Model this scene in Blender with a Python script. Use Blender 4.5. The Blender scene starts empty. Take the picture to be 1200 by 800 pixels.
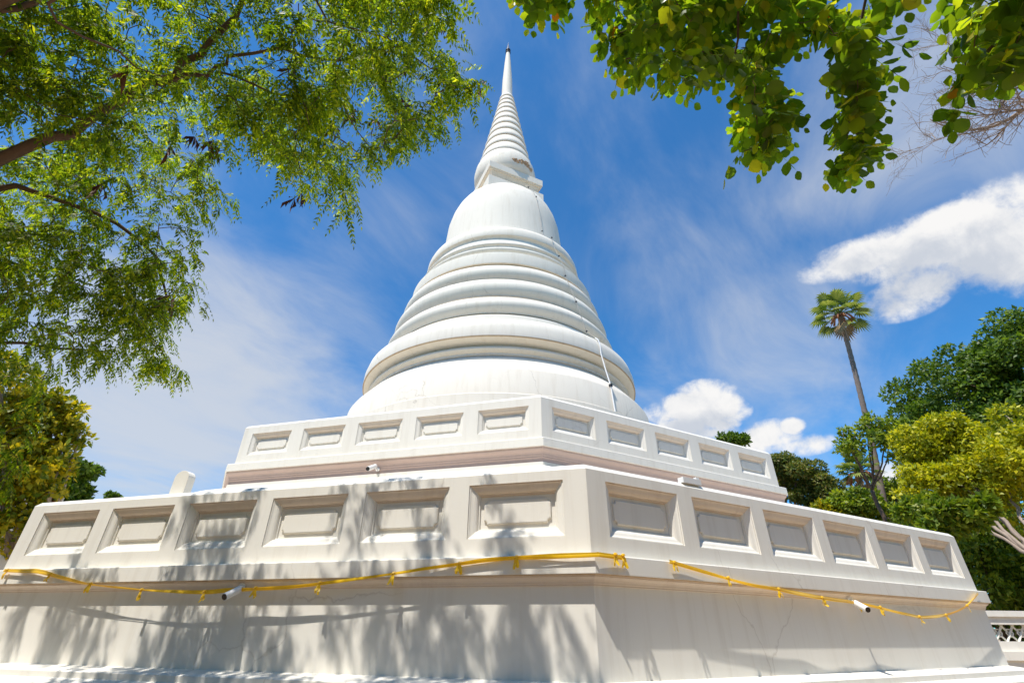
import bpy, math, random
import numpy as np
rng = np.random.default_rng(11)
random.seed(5)
PI = math.pi
sc = bpy.context.scene
U = 1.2                       # metres per survey unit
EYE = 1.5
F, TH, ROLL = 567.26, math.radians(30.987), math.radians(0.605)
CX, CY, PHI = -0.470 * U, 17.838 * U, math.radians(-83.382)
def zz(z): return EYE + z * U
# ------------------------------------------------------------------ sight lines of the survey
def ray(u, v):
    c, s = math.cos(ROLL), math.sin(ROLL)
    X, Y = u - 600, v - 400
    X, Y = c * X + s * Y, -s * X + c * Y
    return np.array([X, F * math.cos(TH) + Y * math.sin(TH), F * math.sin(TH) - Y * math.cos(TH)])
def at(u, v, hd):             # point in the direction (u, v) at horizontal distance hd
    d = ray(u, v)
    return np.array([0, 0, EYE]) + d * hd / math.hypot(d[0], d[1])
def atd(u, v, dist):          # same, straight distance
    d = ray(u, v)
    return np.array([0, 0, EYE]) + d * dist / np.linalg.norm(d)
def oc(k, r):                 # octagon corner k at circumradius r (units)
    a = PHI + k * PI / 4
    return np.array([CX + r * U * math.cos(a), CY + r * U * math.sin(a), 0.0])
def onwall(u, v, k, r):       # hit of a sight line on octagon side k..k+1 plane
    a, b = oc(k, r), oc(k + 1, r)
    n = np.cross(b - a, [0, 0, 1]); n /= np.linalg.norm(n)
    o = np.array([0, 0, EYE]); d = ray(u, v)
    return o + d * ((n @ (a - o)) / (n @ d))
def normal_of(k):
    a, b = oc(k, 1), oc(k + 1, 1)
    n = np.cross(b - a, [0, 0, 1.0]); return n / np.linalg.norm(n)
def px_of(p):
    x, y, z_ = p[0], p[1], p[2] - EYE; d = y * math.cos(TH) + z_ * math.sin(TH)
    if d < .1: return (9999, 9999)
    return 600 + F * x / d, 400 - F * (-y * math.sin(TH) + z_ * math.cos(TH)) / d
def in_view(p, m=45):
    u, v = px_of(p); return -m < u < 1200 + m and -m < v < 800 + m
# ------------------------------------------------------------------ materials
def new_mat(name):
    m = bpy.data.materials.new(name); m.use_nodes = True
    nt = m.node_tree; nt.nodes.clear()
    out = nt.nodes.new('ShaderNodeOutputMaterial')
    return m, nt, out
def noise(nt, vec, scale, detail=4, rough=.55, dist=0.0):
    n = nt.nodes.new('ShaderNodeTexNoise'); n.inputs['Scale'].default_value = scale
    n.inputs['Detail'].default_value = detail; n.inputs['Roughness'].default_value = rough
    n.inputs['Distortion'].default_value = dist
    if vec is not None: nt.links.new(vec, n.inputs['Vector'])
    return n.outputs['Fac']
def ramp(nt, fac, stops):
    r = nt.nodes.new('ShaderNodeValToRGB'); e = r.color_ramp.elements
    while len(e) < len(stops): e.new(.5)
    for x, (p, c) in zip(e, stops): x.position = p; x.color = (*c, 1)
    nt.links.new(fac, r.inputs[0]); return r.outputs[0]
def mapping(nt, scale=(1, 1, 1), kind='Object'):
    t = nt.nodes.new('ShaderNodeTexCoord'); m = nt.nodes.new('ShaderNodeMapping')
    m.inputs['Scale'].default_value = scale; nt.links.new(t.outputs[kind], m.inputs[0]); return m.outputs[0]
def mixc(nt, fac, a, b, mode='MIX'):
    m = nt.nodes.new('ShaderNodeMix'); m.data_type = 'RGBA'; m.blend_type = mode
    for s, v in ((m.inputs[0], fac), (m.inputs[6], a), (m.inputs[7], b)):
        if isinstance(v, (int, float)): s.default_value = v
        elif isinstance(v, tuple): s.default_value = (*v, 1)
        else: nt.links.new(v, s)
    return m.outputs[2]
def plaster(name, base, stain, amount=.35, streak=1.0, bump=.25, rough=.75, radius=.012, cracks=0.0):
    m, nt, out = new_mat(name)
    geo = nt.nodes.new('ShaderNodeNewGeometry')
    def pm(sx, sy, sz):
        q = nt.nodes.new('ShaderNodeMapping'); q.inputs['Scale'].default_value = (sx, sy, sz)
        nt.links.new(geo.outputs['Position'], q.inputs[0]); return q.outputs[0]
    big = ramp(nt, noise(nt, pm(.6, .6, .6), 1.0, 6, .6), [(.35, (0, 0, 0)), (.75, (1, 1, 1))])
    st = ramp(nt, noise(nt, pm(5, 5, .35), 1.0, 5, .65, .3), [(.5, (0, 0, 0)), (.8, (1, 1, 1))])
    spots = ramp(nt, noise(nt, pm(9, 9, 9), 1.0, 6, .7), [(.66, (0, 0, 0)), (.74, (1, 1, 1))])
    dark = tuple(x * .96 for x in base); 
    c = mixc(nt, big, base, dark)
    k = nt.nodes.new('ShaderNodeMath'); k.operation = 'MULTIPLY'; k.inputs[1].default_value = amount * streak; nt.links.new(st, k.inputs[0])
    c = mixc(nt, k.outputs[0], c, stain)
    k2 = nt.nodes.new('ShaderNodeMath'); k2.operation = 'MULTIPLY'; k2.inputs[1].default_value = amount * .5; nt.links.new(spots, k2.inputs[0])
    c = mixc(nt, k2.outputs[0], c, stain)
    if cracks:
        vo = nt.nodes.new('ShaderNodeTexVoronoi'); vo.feature = 'DISTANCE_TO_EDGE'; vo.inputs['Scale'].default_value = 1.0
        ad = nt.nodes.new('ShaderNodeVectorMath'); ad.operation = 'ADD'; nt.links.new(pm(.45, .45, .30), ad.inputs[0])
        nz = nt.nodes.new('ShaderNodeTexNoise'); nz.inputs['Scale'].default_value = 1.3; nz.inputs['Detail'].default_value = 6; nt.links.new(pm(1, 1, 1), nz.inputs['Vector'])
        sc3 = nt.nodes.new('ShaderNodeVectorMath'); sc3.operation = 'SCALE'; sc3.inputs['Scale'].default_value = .35; nt.links.new(nz.outputs['Color'], sc3.inputs[0]); nt.links.new(sc3.outputs[0], ad.inputs[1]); nt.links.new(ad.outputs[0], vo.inputs['Vector'])
        ln = ramp(nt, vo.outputs['Distance'], [(0.0, (1, 1, 1)), (.006, (0, 0, 0))]); gate = ramp(nt, noise(nt, pm(.35, .35, .35), 1.0, 3), [(.5, (0, 0, 0)), (.6, (1, 1, 1))])
        kk = nt.nodes.new('ShaderNodeMath'); kk.operation = 'MULTIPLY'; nt.links.new(ln, kk.inputs[0]); nt.links.new(gate, kk.inputs[1])
        k3 = nt.nodes.new('ShaderNodeMath'); k3.operation = 'MULTIPLY'; nt.links.new(kk.outputs[0], k3.inputs[0]); k3.inputs[1].default_value = cracks; c = mixc(nt, k3.outputs[0], c, (.35, .29, .22))
    p = nt.nodes.new('ShaderNodeBsdfPrincipled'); nt.links.new(c, p.inputs['Base Color'])
    p.inputs['Roughness'].default_value = rough; p.inputs['Specular IOR Level'].default_value = .25
    bv = nt.nodes.new('ShaderNodeBevel'); bv.samples = 4; bv.inputs['Radius'].default_value = radius
    b = nt.nodes.new('ShaderNodeBump'); b.inputs['Strength'].default_value = bump; b.inputs['Distance'].default_value = .012
    nt.links.new(noise(nt, pm(2.2, 2.2, 2.2), 1.0, 8, .62), b.inputs['Height']); nt.links.new(bv.outputs[0], b.inputs['Normal'])
    nt.links.new(b.outputs[0], p.inputs['Normal']); nt.links.new(p.outputs[0], out.inputs[0])
    return m
WHITE = plaster('white_plaster', (.82, .785, .705), (.50, .43, .33), .30, cracks=.35)
DOME = plaster('white_dome_plaster', (.82, .748, .63), (.55, .46, .33), .38, bump=.16, cracks=.5)
CREAM = plaster('stain_and_shade_plaster', (.72, .62, .52), (.42, .31, .22), .35, radius=.006)  # stain plus the warm bounce tone of shaded undersides mixed into the colour
PINK = plaster('pink_stain_shade_plaster', (.62, .47, .41), (.42, .30, .26), .3, radius=.006)  # stain and shadowed bounce light both put into the pink base colour
LINE = plaster('stained_joint', (.52, .38, .24), (.28, .17, .09), .6, radius=.003)
BROKEN = plaster('broken_brick', (.50, .33, .20), (.22, .12, .06), .9, bump=1.0)
def simple(name, col, rough=.6, metal=0, var=.12, scale=8):
    m, nt, out = new_mat(name)
    p = nt.nodes.new('ShaderNodeBsdfPrincipled')
    c = mixc(nt, noise(nt, mapping(nt), scale, 5), tuple(x * (1 - var) for x in col), tuple(min(1, x * (1 + var)) for x in col))
    nt.links.new(c, p.inputs['Base Color']); p.inputs['Roughness'].default_value = rough; p.inputs['Metallic'].default_value = metal
    nt.links.new(p.outputs[0], out.inputs[0]); return m
BLACK = simple('black_lens', (.01, .01, .012), .15)
IRON = simple('dark_iron', (.03, .03, .035), .45, .5)
WPLASTIC = simple('white_plastic', (.78, .77, .74), .35, var=.03)
CABLE = simple('grey_cable', (.34, .31, .27), .6)
ROOF = simple('red_roof_tile', (.30, .05, .03), .6, var=.3, scale=20)
GOLDF = simple('gold_trim', (.6, .42, .08), .4)
def leafmat(name, stops, trans, tf=.45, clump=.9, rough=.5):
    m, nt, out = new_mat(name)
    g = nt.nodes.new('ShaderNodeNewGeometry')
    c = ramp(nt, g.outputs['Random Per Island'], stops)
    n = ramp(nt, noise(nt, mapping(nt), clump, 3), [(.3, (.62, .68, .6)), (.7, (1.25, 1.2, 1.1))])
    c = mixc(nt, 1.0, c, n, 'MULTIPLY')
    d = nt.nodes.new('ShaderNodeBsdfPrincipled'); nt.links.new(c, d.inputs['Base Color']); d.inputs['Roughness'].default_value = rough
    d.inputs['Specular IOR Level'].default_value = .35
    t = nt.nodes.new('ShaderNodeBsdfTranslucent'); nt.links.new(mixc(nt, 1.0, c, trans, 'MULTIPLY'), t.inputs[0])
    mx = nt.nodes.new('ShaderNodeMixShader'); mx.inputs[0].default_value = tf
    nt.links.new(d.outputs[0], mx.inputs[1]); nt.links.new(t.outputs[0], mx.inputs[2]); nt.links.new(mx.outputs[0], out.inputs[0])
    return m
LEAF_L = leafmat('pinnate_leaf', [(0, (.035, .06, .008)), (.45, (.085, .13, .010)), (.8, (.16, .20, .012)), (1, (.30, .30, .02))], (3.2, 3.2, 1.0), .6, .7)
LEAF_R = leafmat('round_leaf', [(0, (.05, .095, .010)), (.5, (.095, .16, .012)), (.90, (.17, .21, .015)), (.992, (.26, .24, .02)), (1, (.3, .07, .01))], (3.3, 3.2, .9), .56, 1.5, .38)
LEAF_DK = leafmat('dark_green_leaf', [(0, (.04, .08, .008)), (.6, (.10, .165, .012)), (1, (.20, .26, .02))], (1.8, 2.0, 1.0), .3, .35)
LEAF_YG = leafmat('yellow_green_leaf', [(0, (.15, .20, .008)), (.5, (.36, .37, .01)), (1, (.60, .53, .015))], (1.8, 1.8, 1.0), .35, .5)
LEAF_OL = leafmat('olive_leaf', [(0, (.05, .09, .015)), (.6, (.13, .16, .02)), (1, (.24, .19, .05))], (1.8, 1.8, 1.0), .3, .5)
LEAF_MG = leafmat('mid_green_leaf', [(0, (.07, .13, .01)), (.6, (.17, .23, .015)), (1, (.32, .34, .02))], (1.8, 1.9, 1.0), .35, .5)
LEAF_GD = leafmat('golden_leaf', [(0, (.10, .16, .008)), (.45, (.26, .27, .01)), (1, (.60, .46, .012))], (1.8, 1.7, 1.0), .35, .6)
LEAF_PALM = leafmat('palm_leaf', [(0, (.05, .10, .012)), (.6, (.15, .21, .03)), (1, (.34, .35, .10))], (1.6, 1.7, 1.0), .3, .6, .4)
DEAD = simple('dead_frond', (.30, .20, .10), .85, var=.3)
BARK = simple('warm_bark', (.12, .075, .05), .9, var=.45, scale=14)
BARK_G = simple('grey_bark', (.21, .16, .13), .9, var=.35, scale=5)
BARK_P = simple('pale_twig_bark', (.33, .26, .21), .85, var=.3, scale=8)
POD = simple('dry_pod', (.10, .035, .018), .7, var=.5, scale=30)
# yellow satin ribbon
m, nt, out = new_mat('yellow_satin')
p = nt.nodes.new('ShaderNodeBsdfPrincipled')
nt.links.new(mixc(nt, noise(nt, mapping(nt), 25, 3), (.88, .52, .006), (.97, .68, .012)), p.inputs['Base Color'])
p.inputs['Roughness'].default_value = .35; p.inputs['Sheen Weight'].default_value = .3
t = nt.nodes.new('ShaderNodeBsdfTranslucent'); t.inputs[0].default_value = (.97, .65, .01, 1)
mx = nt.nodes.new('ShaderNodeMixShader'); mx.inputs[0].default_value = .3
nt.links.new(p.outputs[0], mx.inputs[1]); nt.links.new(t.outputs[0], mx.inputs[2]); nt.links.new(mx.outputs[0], out.inputs[0]); RIB = m
# ground: warm-toned pavers
m, nt, out = new_mat('concrete_paving')
br = nt.nodes.new('ShaderNodeTexBrick'); nt.links.new(mapping(nt), br.inputs['Vector']); br.inputs['Scale'].default_value = 1.6
br.offset = 0; br.inputs['Color1'].default_value = (.42, .29, .18, 1); br.inputs['Color2'].default_value = (.38, .26, .16, 1)
br.inputs['Mortar'].default_value = (.2, .17, .13, 1); br.inputs['Mortar Size'].default_value = .012
p = nt.nodes.new('ShaderNodeBsdfPrincipled'); p.inputs['Roughness'].default_value = .85
nt.links.new(mixc(nt, .3, br.outputs[0], ramp(nt, noise(nt, mapping(nt), .8, 6), [(.3, (.30, .21, .13)), (.7, (.46, .33, .21))])), p.inputs['Base Color'])
nt.links.new(p.outputs[0], out.inputs[0]); PAVE = m
# ------------------------------------------------------------------ mesh helpers
def link(o, parent=None, origin=None):
    sc.collection.objects.link(o)
    if parent is not None: o.parent = parent
    return o
def np_mesh(name, V, faces_flat, sizes, mat, smooth=False):
    me = bpy.data.meshes.new(name)
    V = np.asarray(V, dtype=np.float32).reshape(-1, 3); ff = np.asarray(faces_flat, dtype=np.int32).ravel(); sizes = np.asarray(sizes, dtype=np.int32)
    me.vertices.add(len(V)); me.vertices.foreach_set('co', V.ravel())
    me.loops.add(len(ff)); me.loops.foreach_set('vertex_index', ff)
    me.polygons.add(len(sizes)); me.polygons.foreach_set('loop_start', np.concatenate([[0], np.cumsum(sizes)[:-1]]).astype(np.int32))
    if smooth: me.polygons.foreach_set('use_smooth', np.ones(len(sizes), dtype=bool))
    me.materials.append(mat); me.update(calc_edges=True); me.validate(); return me
class MB:
    def __init__(s): s.V = []; s.F = []
    def add(s, V, Fs):
        n = len(s.V); s.V += [tuple(map(float, v)) for v in V]; s.F += [tuple(i + n for i in f) for f in Fs]
    def box(s, c, sx, sy, sz, rz=0, taper=1.0):
        V = []
        for dz, k in ((-.5, 1), (.5, taper)):
            for dx, dy in ((-.5, -.5), (.5, -.5), (.5, .5), (-.5, .5)):
                x, y = dx * sx * k, dy * sy * k
                V.append((c[0] + x * math.cos(rz) - y * math.sin(rz), c[1] + x * math.sin(rz) + y * math.cos(rz), c[2] + dz * sz))
        s.add(V, [(3, 2, 1, 0), (4, 5, 6, 7), (0, 1, 5, 4), (1, 2, 6, 5), (2, 3, 7, 6), (3, 0, 4, 7)])
    def tube(s, pts, rad, n=8, cap=True):
        pts = [np.asarray(p, float) for p in pts]
        if not hasattr(rad, '__len__'): rad = [rad] * len(pts)
        V = []; ref = None
        for i, p in enumerate(pts):
            t = pts[min(i + 1, len(pts) - 1)] - pts[max(i - 1, 0)]; t = t / (np.linalg.norm(t) + 1e-9)
            if ref is None: ref = np.array([0, 0, 1.0]) if abs(t[2]) < .8 else np.array([1.0, 0, 0])
            a = np.cross(t, ref); a /= np.linalg.norm(a) + 1e-9; b = np.cross(a, t); ref = b
            for j in range(n):
                q = 2 * PI * j / n; V.append(p + rad[i] * (a * math.cos(q) + b * math.sin(q)))
        Fs = [(i * n + j, i * n + (j + 1) % n, (i + 1) * n + (j + 1) % n, (i + 1) * n + j) for i in range(len(pts) - 1) for j in range(n)]
        if cap: Fs += [tuple(range(n))[::-1], tuple((len(pts) - 1) * n + j for j in range(n))]
        s.add(V, Fs)
    def lathe(s, prof, c, n=96):
        k = len(prof); V = []
        for j in range(n):
            a = 2 * PI * j / n
            for r, z in prof: V.append((c[0] + r * math.cos(a), c[1] + r * math.sin(a), c[2] + z))
        s.add(V, [(j * k + i, ((j + 1) % n) * k + i, ((j + 1) % n) * k + i + 1, j * k + i + 1) for j in range(n) for i in range(k - 1)])
    def build(s, name, mat, parent=None, smooth=False, root=None, auto=None):
        me = bpy.data.meshes.new(name); V = s.V
        if root is not None:
            V = [(x - root[0], y - root[1], z - root[2]) for x, y, z in V]
        me.from_pydata(V, [], s.F); me.materials.append(mat); me.update()
        if smooth or auto:
            me.polygons.foreach_set('use_smooth', [True] * len(me.polygons))
            if auto: me.set_sharp_from_angle(angle=math.radians(auto))
        return link(bpy.data.objects.new(name, me), parent)
def tag(o, label=None, cat=None, group=None, kind=None):
    for k, v in (('label', label), ('category', cat), ('group', group), ('kind', kind)):
        if v: o[k] = v
    return o
def empty(name, loc, label, cat, group=None):
    o = bpy.data.objects.new(name, None); o.location = loc; o.empty_display_size = .2; sc.collection.objects.link(o)
    return tag(o, label, cat, group)
# ------------------------------------------------------------------ ground
g = MB(); N = 64
g.add([(900 * math.cos(2 * PI * i / N), 900 * math.sin(2 * PI * i / N), 0) for i in range(N)], [tuple(range(N))])
tag(g.build('ground', PAVE), kind='structure')
# ------------------------------------------------------------------ THE CHEDI
ROOT = (CX, CY, 0.0)
chedi = empty('chedi', ROOT, 'tall white bell-shaped chedi with ringed spire on two octagonal panelled terraces', 'chedi')
def octa(mb, prof, close=False):      # sweep (r, z) in units round the octagon, bottom to top
    for k in range(8):
        V = [];
        for r, z in prof:
            for c in (oc(k, r), oc(k + 1, r)): V.append((c[0], c[1], zz(z)))
        mb.add(V, [(2 * i, 2 * i + 1, 2 * i + 3, 2 * i + 2) for i in range(len(prof) - 1)])
def octa_cap(mb, r, z):
    mb.add([(*oc(k, r)[:2], zz(z)) for k in range(8)], [tuple(range(8))])
GZ = -EYE / U
# face sides: -1 = left visible, 0 = right visible, -2 and 1 = their neighbours round the corner
def parapet(mb, sides_with, r, z0, z1, p0, p1, spans):
    for k in range(8):
        kk = k if k < 4 else k - 8
        a, b = oc(kk, r), oc(kk + 1, r)
        def P(t, z): q = a + (b - a) * t; return (q[0], q[1], zz(z))
        def quad(t0, t1, za, zb): mb.add([P(t0, za), P(t1, za), P(t1, zb), P(t0, zb)], [(0, 1, 2, 3)])
        if kk not in sides_with: quad(0, 1, z0, z1); continue
        quad(0, 1, z0, p0); quad(0, 1, p1, z1)
        e = [0] + [x for s in spans for x in s] + [1]
        for i in range(0, len(e), 2): quad(e[i], e[i + 1], p0, p1)
def panel_mesh(name, w, h, sc_):
    # origin at the opening's lower left corner, x along the wall, z up, +y outward
    f = [(0, 0), (0, .022), (.016, .022), (.030, .040), (.050, .052), (.080, .066), (.105, .085), (.120, .108), (.126, .128), (.126, .140), (.148, .142), (.148, .172), (.160, .172)]
    mb = MB(); V = []
    for i, d in f:
        i *= sc_; d *= sc_ * .86
        V += [(i, d, i), (w - i, d, i), (w - i, d, h - i), (i, d, h - i)]
    Fs = []
    for q in range(len(f) - 1):
        for j in range(4): Fs.append((q * 4 + j, q * 4 + (j + 1) % 4, q * 4 + 4 + (j + 1) % 4, q * 4 + 4 + j))
    n = len(f) * 4 - 4; Fs.append((n, n + 1, n + 2, n + 3))
    mb.add(V, Fs)
    # raised tablet with notched corners
    ins = .215 * sc_; nt_ = .055 * sc_; d0, d1 = .1725 * sc_ * .86, .135 * sc_ * .86
    x0, x1, y0, y1 = ins, w - ins, ins, h - ins
    pts = []
    for cx, cy, a0 in ((x0, y0, 90), (x1, y0, 180), (x1, y1, 270), (x0, y1, 0)):
        for j in range(5):
            a = math.radians(a0 - j * 22.5); pts.append((cx + nt_ * math.cos(a), cy + nt_ * math.sin(a)))
    n = len(pts); lip = .012 * sc_
    cxm, cym = w / 2, h / 2
    V = [(x, d0, y) for x, y in pts] + [(x, d1 + .006, y) for x, y in pts] + [(x + (lip if x < cxm else -lip), d1, y + (lip if y < cym else -lip)) for x, y in pts]
    Fs = [(j, (j + 1) % n, n + (j + 1) % n, n + j) for j in range(n)] + [(n + j, n + (j + 1) % n, 2 * n + (j + 1) % n, 2 * n + j) for j in range(n)] + [tuple(2 * n + j for j in range(n))]
    mb.add(V, Fs)
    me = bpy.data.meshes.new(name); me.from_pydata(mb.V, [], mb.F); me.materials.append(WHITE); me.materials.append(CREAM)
    for q in range(len(f) - 1): me.polygons[q * 4 + 2].material_index = 1  # top soffits get grime and soffit shade together through the darker plaster colour
    me.update(); return me
def place_panels(parent, me, r, p0, spans, sides, name='recessed_panel'):
    for k in sides:
        a, b = oc(k, r), oc(k + 1, r); d = (b - a) / np.linalg.norm(b - a)
        for s in spans:
            o = link(bpy.data.objects.new(name, me), parent); q = a + (b - a) * s[0]
            o.location = (q[0] - CX, q[1] - CY, zz(p0)); o.rotation_euler = (0, 0, math.atan2(d[1], d[0]))
def spans_of(n, m, w): 
    g_ = (1 - 2 * m - n * w) / (n - 1); return [(m + i * (w + g_), m + i * (w + g_) + w) for i in range(n)]
SIDES = (-2, -1, 0, 1)
SIDE_LEN = 2 * 12.04 * U * math.sin(PI / 8)
# lower terrace
mb = MB(); octa(mb, [(12.03, -.43), (12.03, .446)]); lt = mb.build('lower_terrace', WHITE, chedi, root=ROOT)
mb = MB(); octa(mb, [(12.62, GZ), (12.62, -.66), (12.56, -.645), (12.56, -.60), (12.34, -.54), (12.34, -.475), (12.30, -.462), (12.03, -.425)]); mb.build('plinth', WHITE, lt, root=ROOT)
mb = MB(); octa(mb, [(12.03, .446), (12.045, .446), (12.045, .462), (12.055, .466), (12.06, .485), (12.075, .505), (12.10, .521), (12.115, .530), (12.118, .548)])
mb.build('cornice', CREAM, lt, root=ROOT)
mb = MB(); octa(mb, [(12.118, .548), (12.150, .549), (12.150, .556)]); mb.build('joint_line', LINE, lt, root=ROOT)
mb = MB(); octa(mb, [(12.15, .556), (12.165, .557), (12.165, .742), (12.155, .752), (12.04, .762)]); mb.build('fascia', WHITE, lt, root=ROOT)
LSP = spans_of(6, .0315, .1315)
mb = MB(); parapet(mb, SIDES, 12.04, .760, 1.735, .965, 1.612, LSP)
octa(mb, [(12.04, 1.735), (11.97, 1.800), (11.60, 1.812), (11.60, 1.50)]); mb.build('parapet', WHITE, lt, root=ROOT)
mb = MB(); octa_cap(mb, 11.62, 1.5); mb.build('terrace_floor', WHITE, lt, root=ROOT)
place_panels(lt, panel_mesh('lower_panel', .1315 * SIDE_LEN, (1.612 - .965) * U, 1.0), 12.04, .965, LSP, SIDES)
# upper terrace
ut_prof = [(9.75, 1.5), (9.75, 2.42), (9.55, 2.50), (9.17, 2.62), (9.17, 2.69)]
mb = MB(); octa(mb, ut_prof); ut = mb.build('upper_terrace', WHITE, chedi, root=ROOT)
mb = MB(); octa(mb, [(9.17, 2.69), (9.15, 2.70), (9.15, 2.76), (9.165, 2.775), (9.165, 2.80), (9.175, 2.81), (9.18, 2.84), (9.20, 2.87), (9.23, 2.895), (9.25, 2.92), (9.25, 2.955)])
mb.build('cornice', PINK, ut, root=ROOT)
mb = MB(); octa(mb, [(9.25, 2.955), (9.285, 2.957), (9.285, 3.110), (9.275, 3.122), (9.14, 3.14)]); mb.build('fascia', WHITE, ut, root=ROOT)
USP = spans_of(5, .036, .1495)
mb = MB(); parapet(mb, SIDES, 9.14, 3.14, 3.995, 3.335, 3.832, USP)
octa(mb, [(9.14, 3.995), (9.08, 4.055), (8.75, 4.07), (8.75, 3.75)]); mb.build('parapet', WHITE, ut, root=ROOT)
mb = MB(); octa_cap(mb, 8.77, 3.75); mb.build('terrace_floor', WHITE, ut, root=ROOT)
SL2 = 2 * 9.14 * U * math.sin(PI / 8)
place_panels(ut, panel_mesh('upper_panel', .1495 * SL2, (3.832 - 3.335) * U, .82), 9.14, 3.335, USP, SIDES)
# round body
def rnd(name, prof, mat, parent=chedi, auto=35, n=160):
    mb = MB(); mb.lathe([(r * U, zz(z)) for r, z in prof], (0, 0, 0), n); return mb.build(name, mat, parent, auto=auto)
def bulge(r0, z0, z1, d, n=7): return [(r0 + d * math.sin(PI * i / n), z0 + (z1 - z0) * i / n) for i in range(n + 1)]
rnd('drum', [(5.78, 3.70), (5.78, 5.60), (5.74, 5.63), (5.68, 5.64), (5.62, 6.42), (5.56, 6.52), (5.18, 6.98), (5.0, 7.0), (4.98, 7.16)], DOME)
rnd('drum_moulding', [(4.98, 7.16), (4.92, 7.165), (4.92, 7.21), (4.89, 7.22), (4.89, 7.27)], CREAM)
b_ = rnd('joint_line', [(5.245, 7.738), (5.282, 7.742), (5.288, 7.765)], LINE, auto=None)
b_ = rnd('base_roll', [(4.89, 7.27), (4.93, 7.28), (4.93, 7.33)] + bulge(4.93, 7.34, 7.58, .13) + [(4.89, 7.585), (4.89, 7.62), (4.96, 7.66)], DOME)
rnd('base_ring', [(4.96, 7.66), (5.235, 7.733), (5.245, 7.738), (5.282, 7.746), (5.285, 7.765), (5.29, 7.80), (5.275, 8.1), (5.20, 8.38), (5.10, 8.48), (4.70, 8.56), (4.62, 8.60), (4.56, 9.0), (4.50, 9.06)], DOME)
rnd('joint_line', [(4.50, 9.06), (4.45, 9.065), (4.45, 9.11)], LINE, auto=None)
for q in ([(4.45, 9.11), (4.49, 9.12)] + bulge(4.49, 9.14, 9.76, .16) + [(4.40, 9.80), (4.40, 9.86)],
          [(4.29, 9.93), (4.33, 9.95)] + bulge(4.31, 9.98, 10.68, .14) + [(4.20, 10.72), (4.20, 10.78)],
          [(4.06, 10.85), (4.11, 10.87)] + bulge(4.09, 10.89, 11.50, .12) + [(3.96, 11.54), (3.96, 11.60)]):
    rnd('ring_moulding', q, DOME)
rnd('joint_line', [(4.40, 9.86), (4.29, 9.87), (4.29, 9.93)], LINE, auto=None)
rnd('joint_line', [(4.20, 10.78), (4.06, 10.79), (4.06, 10.85)], LINE, auto=None)
rnd('joint_line', [(3.96, 11.60), (3.87, 11.61), (3.87, 11.68)], LINE, auto=None)
rnd('flat_band', [(3.87, 11.68), (3.99, 11.70), (4.0, 11.74), (3.94, 12.26), (3.88, 12.32), (3.66, 12.40), (3.62, 12.46)], DOME)
rnd('throat_moulding', [(3.62, 12.46), (3.60, 12.55)] + bulge(3.60, 12.58, 12.82, .08) + [(3.53, 12.85), (3.53, 12.93)] + bulge(3.53, 12.95, 13.13, .07) + [(3.46, 13.16), (3.40, 13.30), (3.36, 13.50)], DOME)
rnd('bell', [(3.36, 13.50), (3.42, 13.585), (3.455, 13.60), (3.47, 13.66), (3.44, 13.95), (3.39, 14.08), (3.28, 14.13), (2.92, 14.20), (2.87, 14.32), (2.84, 14.8), (2.80, 15.4), (2.755, 16.0), (2.71, 16.6), (2.58, 17.2), (2.43, 17.62), (2.26, 17.95), (2.04, 18.25), (1.82, 18.45), (1.5, 18.62), (1.0, 18.75), (.3, 18.8)], DOME, auto=50)
# harmika: square block, corner towards the viewer
HP = -1.92
def square(mb, prof):
    for k in range(4):
        V = []
        for r, z in prof:
            for j in (k, k + 1): a = HP + j * PI / 2; V.append((r * U * math.cos(a), r * U * math.sin(a), zz(z)))
        mb.add(V, [(2 * i, 2 * i + 1, 2 * i + 3, 2 * i + 2) for i in range(len(prof) - 1)])
mb = MB(); square(mb, [(2.10, 17.9), (2.10, 18.93), (2.06, 18.97), (1.72, 19.0), (1.72, 19.50)]); hk = mb.build('harmika', DOME, chedi)
mb = MB(); square(mb, [(1.72, 19.28), (1.76, 19.29), (1.78, 19.34), (1.86, 19.40), (1.92, 19.45), (1.92, 19.48), (2.02, 19.49), (2.02, 19.54), (2.08, 19.555), (2.08, 19.95), (2.05, 19.97), (0.02, 20.02)]); mb.build('cornice_slab', DOME, hk)
# spire
sp = rnd('spire', [(1.38, 19.95), (1.52, 20.1), (1.62, 20.4), (1.64, 20.75), (1.58, 21.15), (1.46, 21.5), (1.38, 21.65), (1.26, 22.0), (.33, 28.3), (.325, 28.6), (.30, 30.0), (.2, 32.0), (.12, 33.15)], DOME, n=72)
z = 21.66; nr = 11
def rz_(z): return 1.40 + (.37 - 1.40) * ((z - 21.66) / (28.3 - 21.66)) ** .97
for i in range(nr):
    t = i / (nr - 1); h = .76 * (1 - t) + .44 * t; a, b2 = rz_(z), rz_(z + h)
    rnd('spire_ring', [(a - .09, z + .01), (a - .01, z + .02), (a + .006, z + .05), (a + .008, z + .16 * h + .04), (a * .6 + b2 * .4 + .01, z + h * .42), (a * .3 + b2 * .7 - .01, z + h * .72), (b2 - .03, z + h * .93), (b2 - .1, z + h * .99)], DOME, sp, n=64)
    z += h
mb = MB()       # patch of fallen plaster at the foot of the spire
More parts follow.
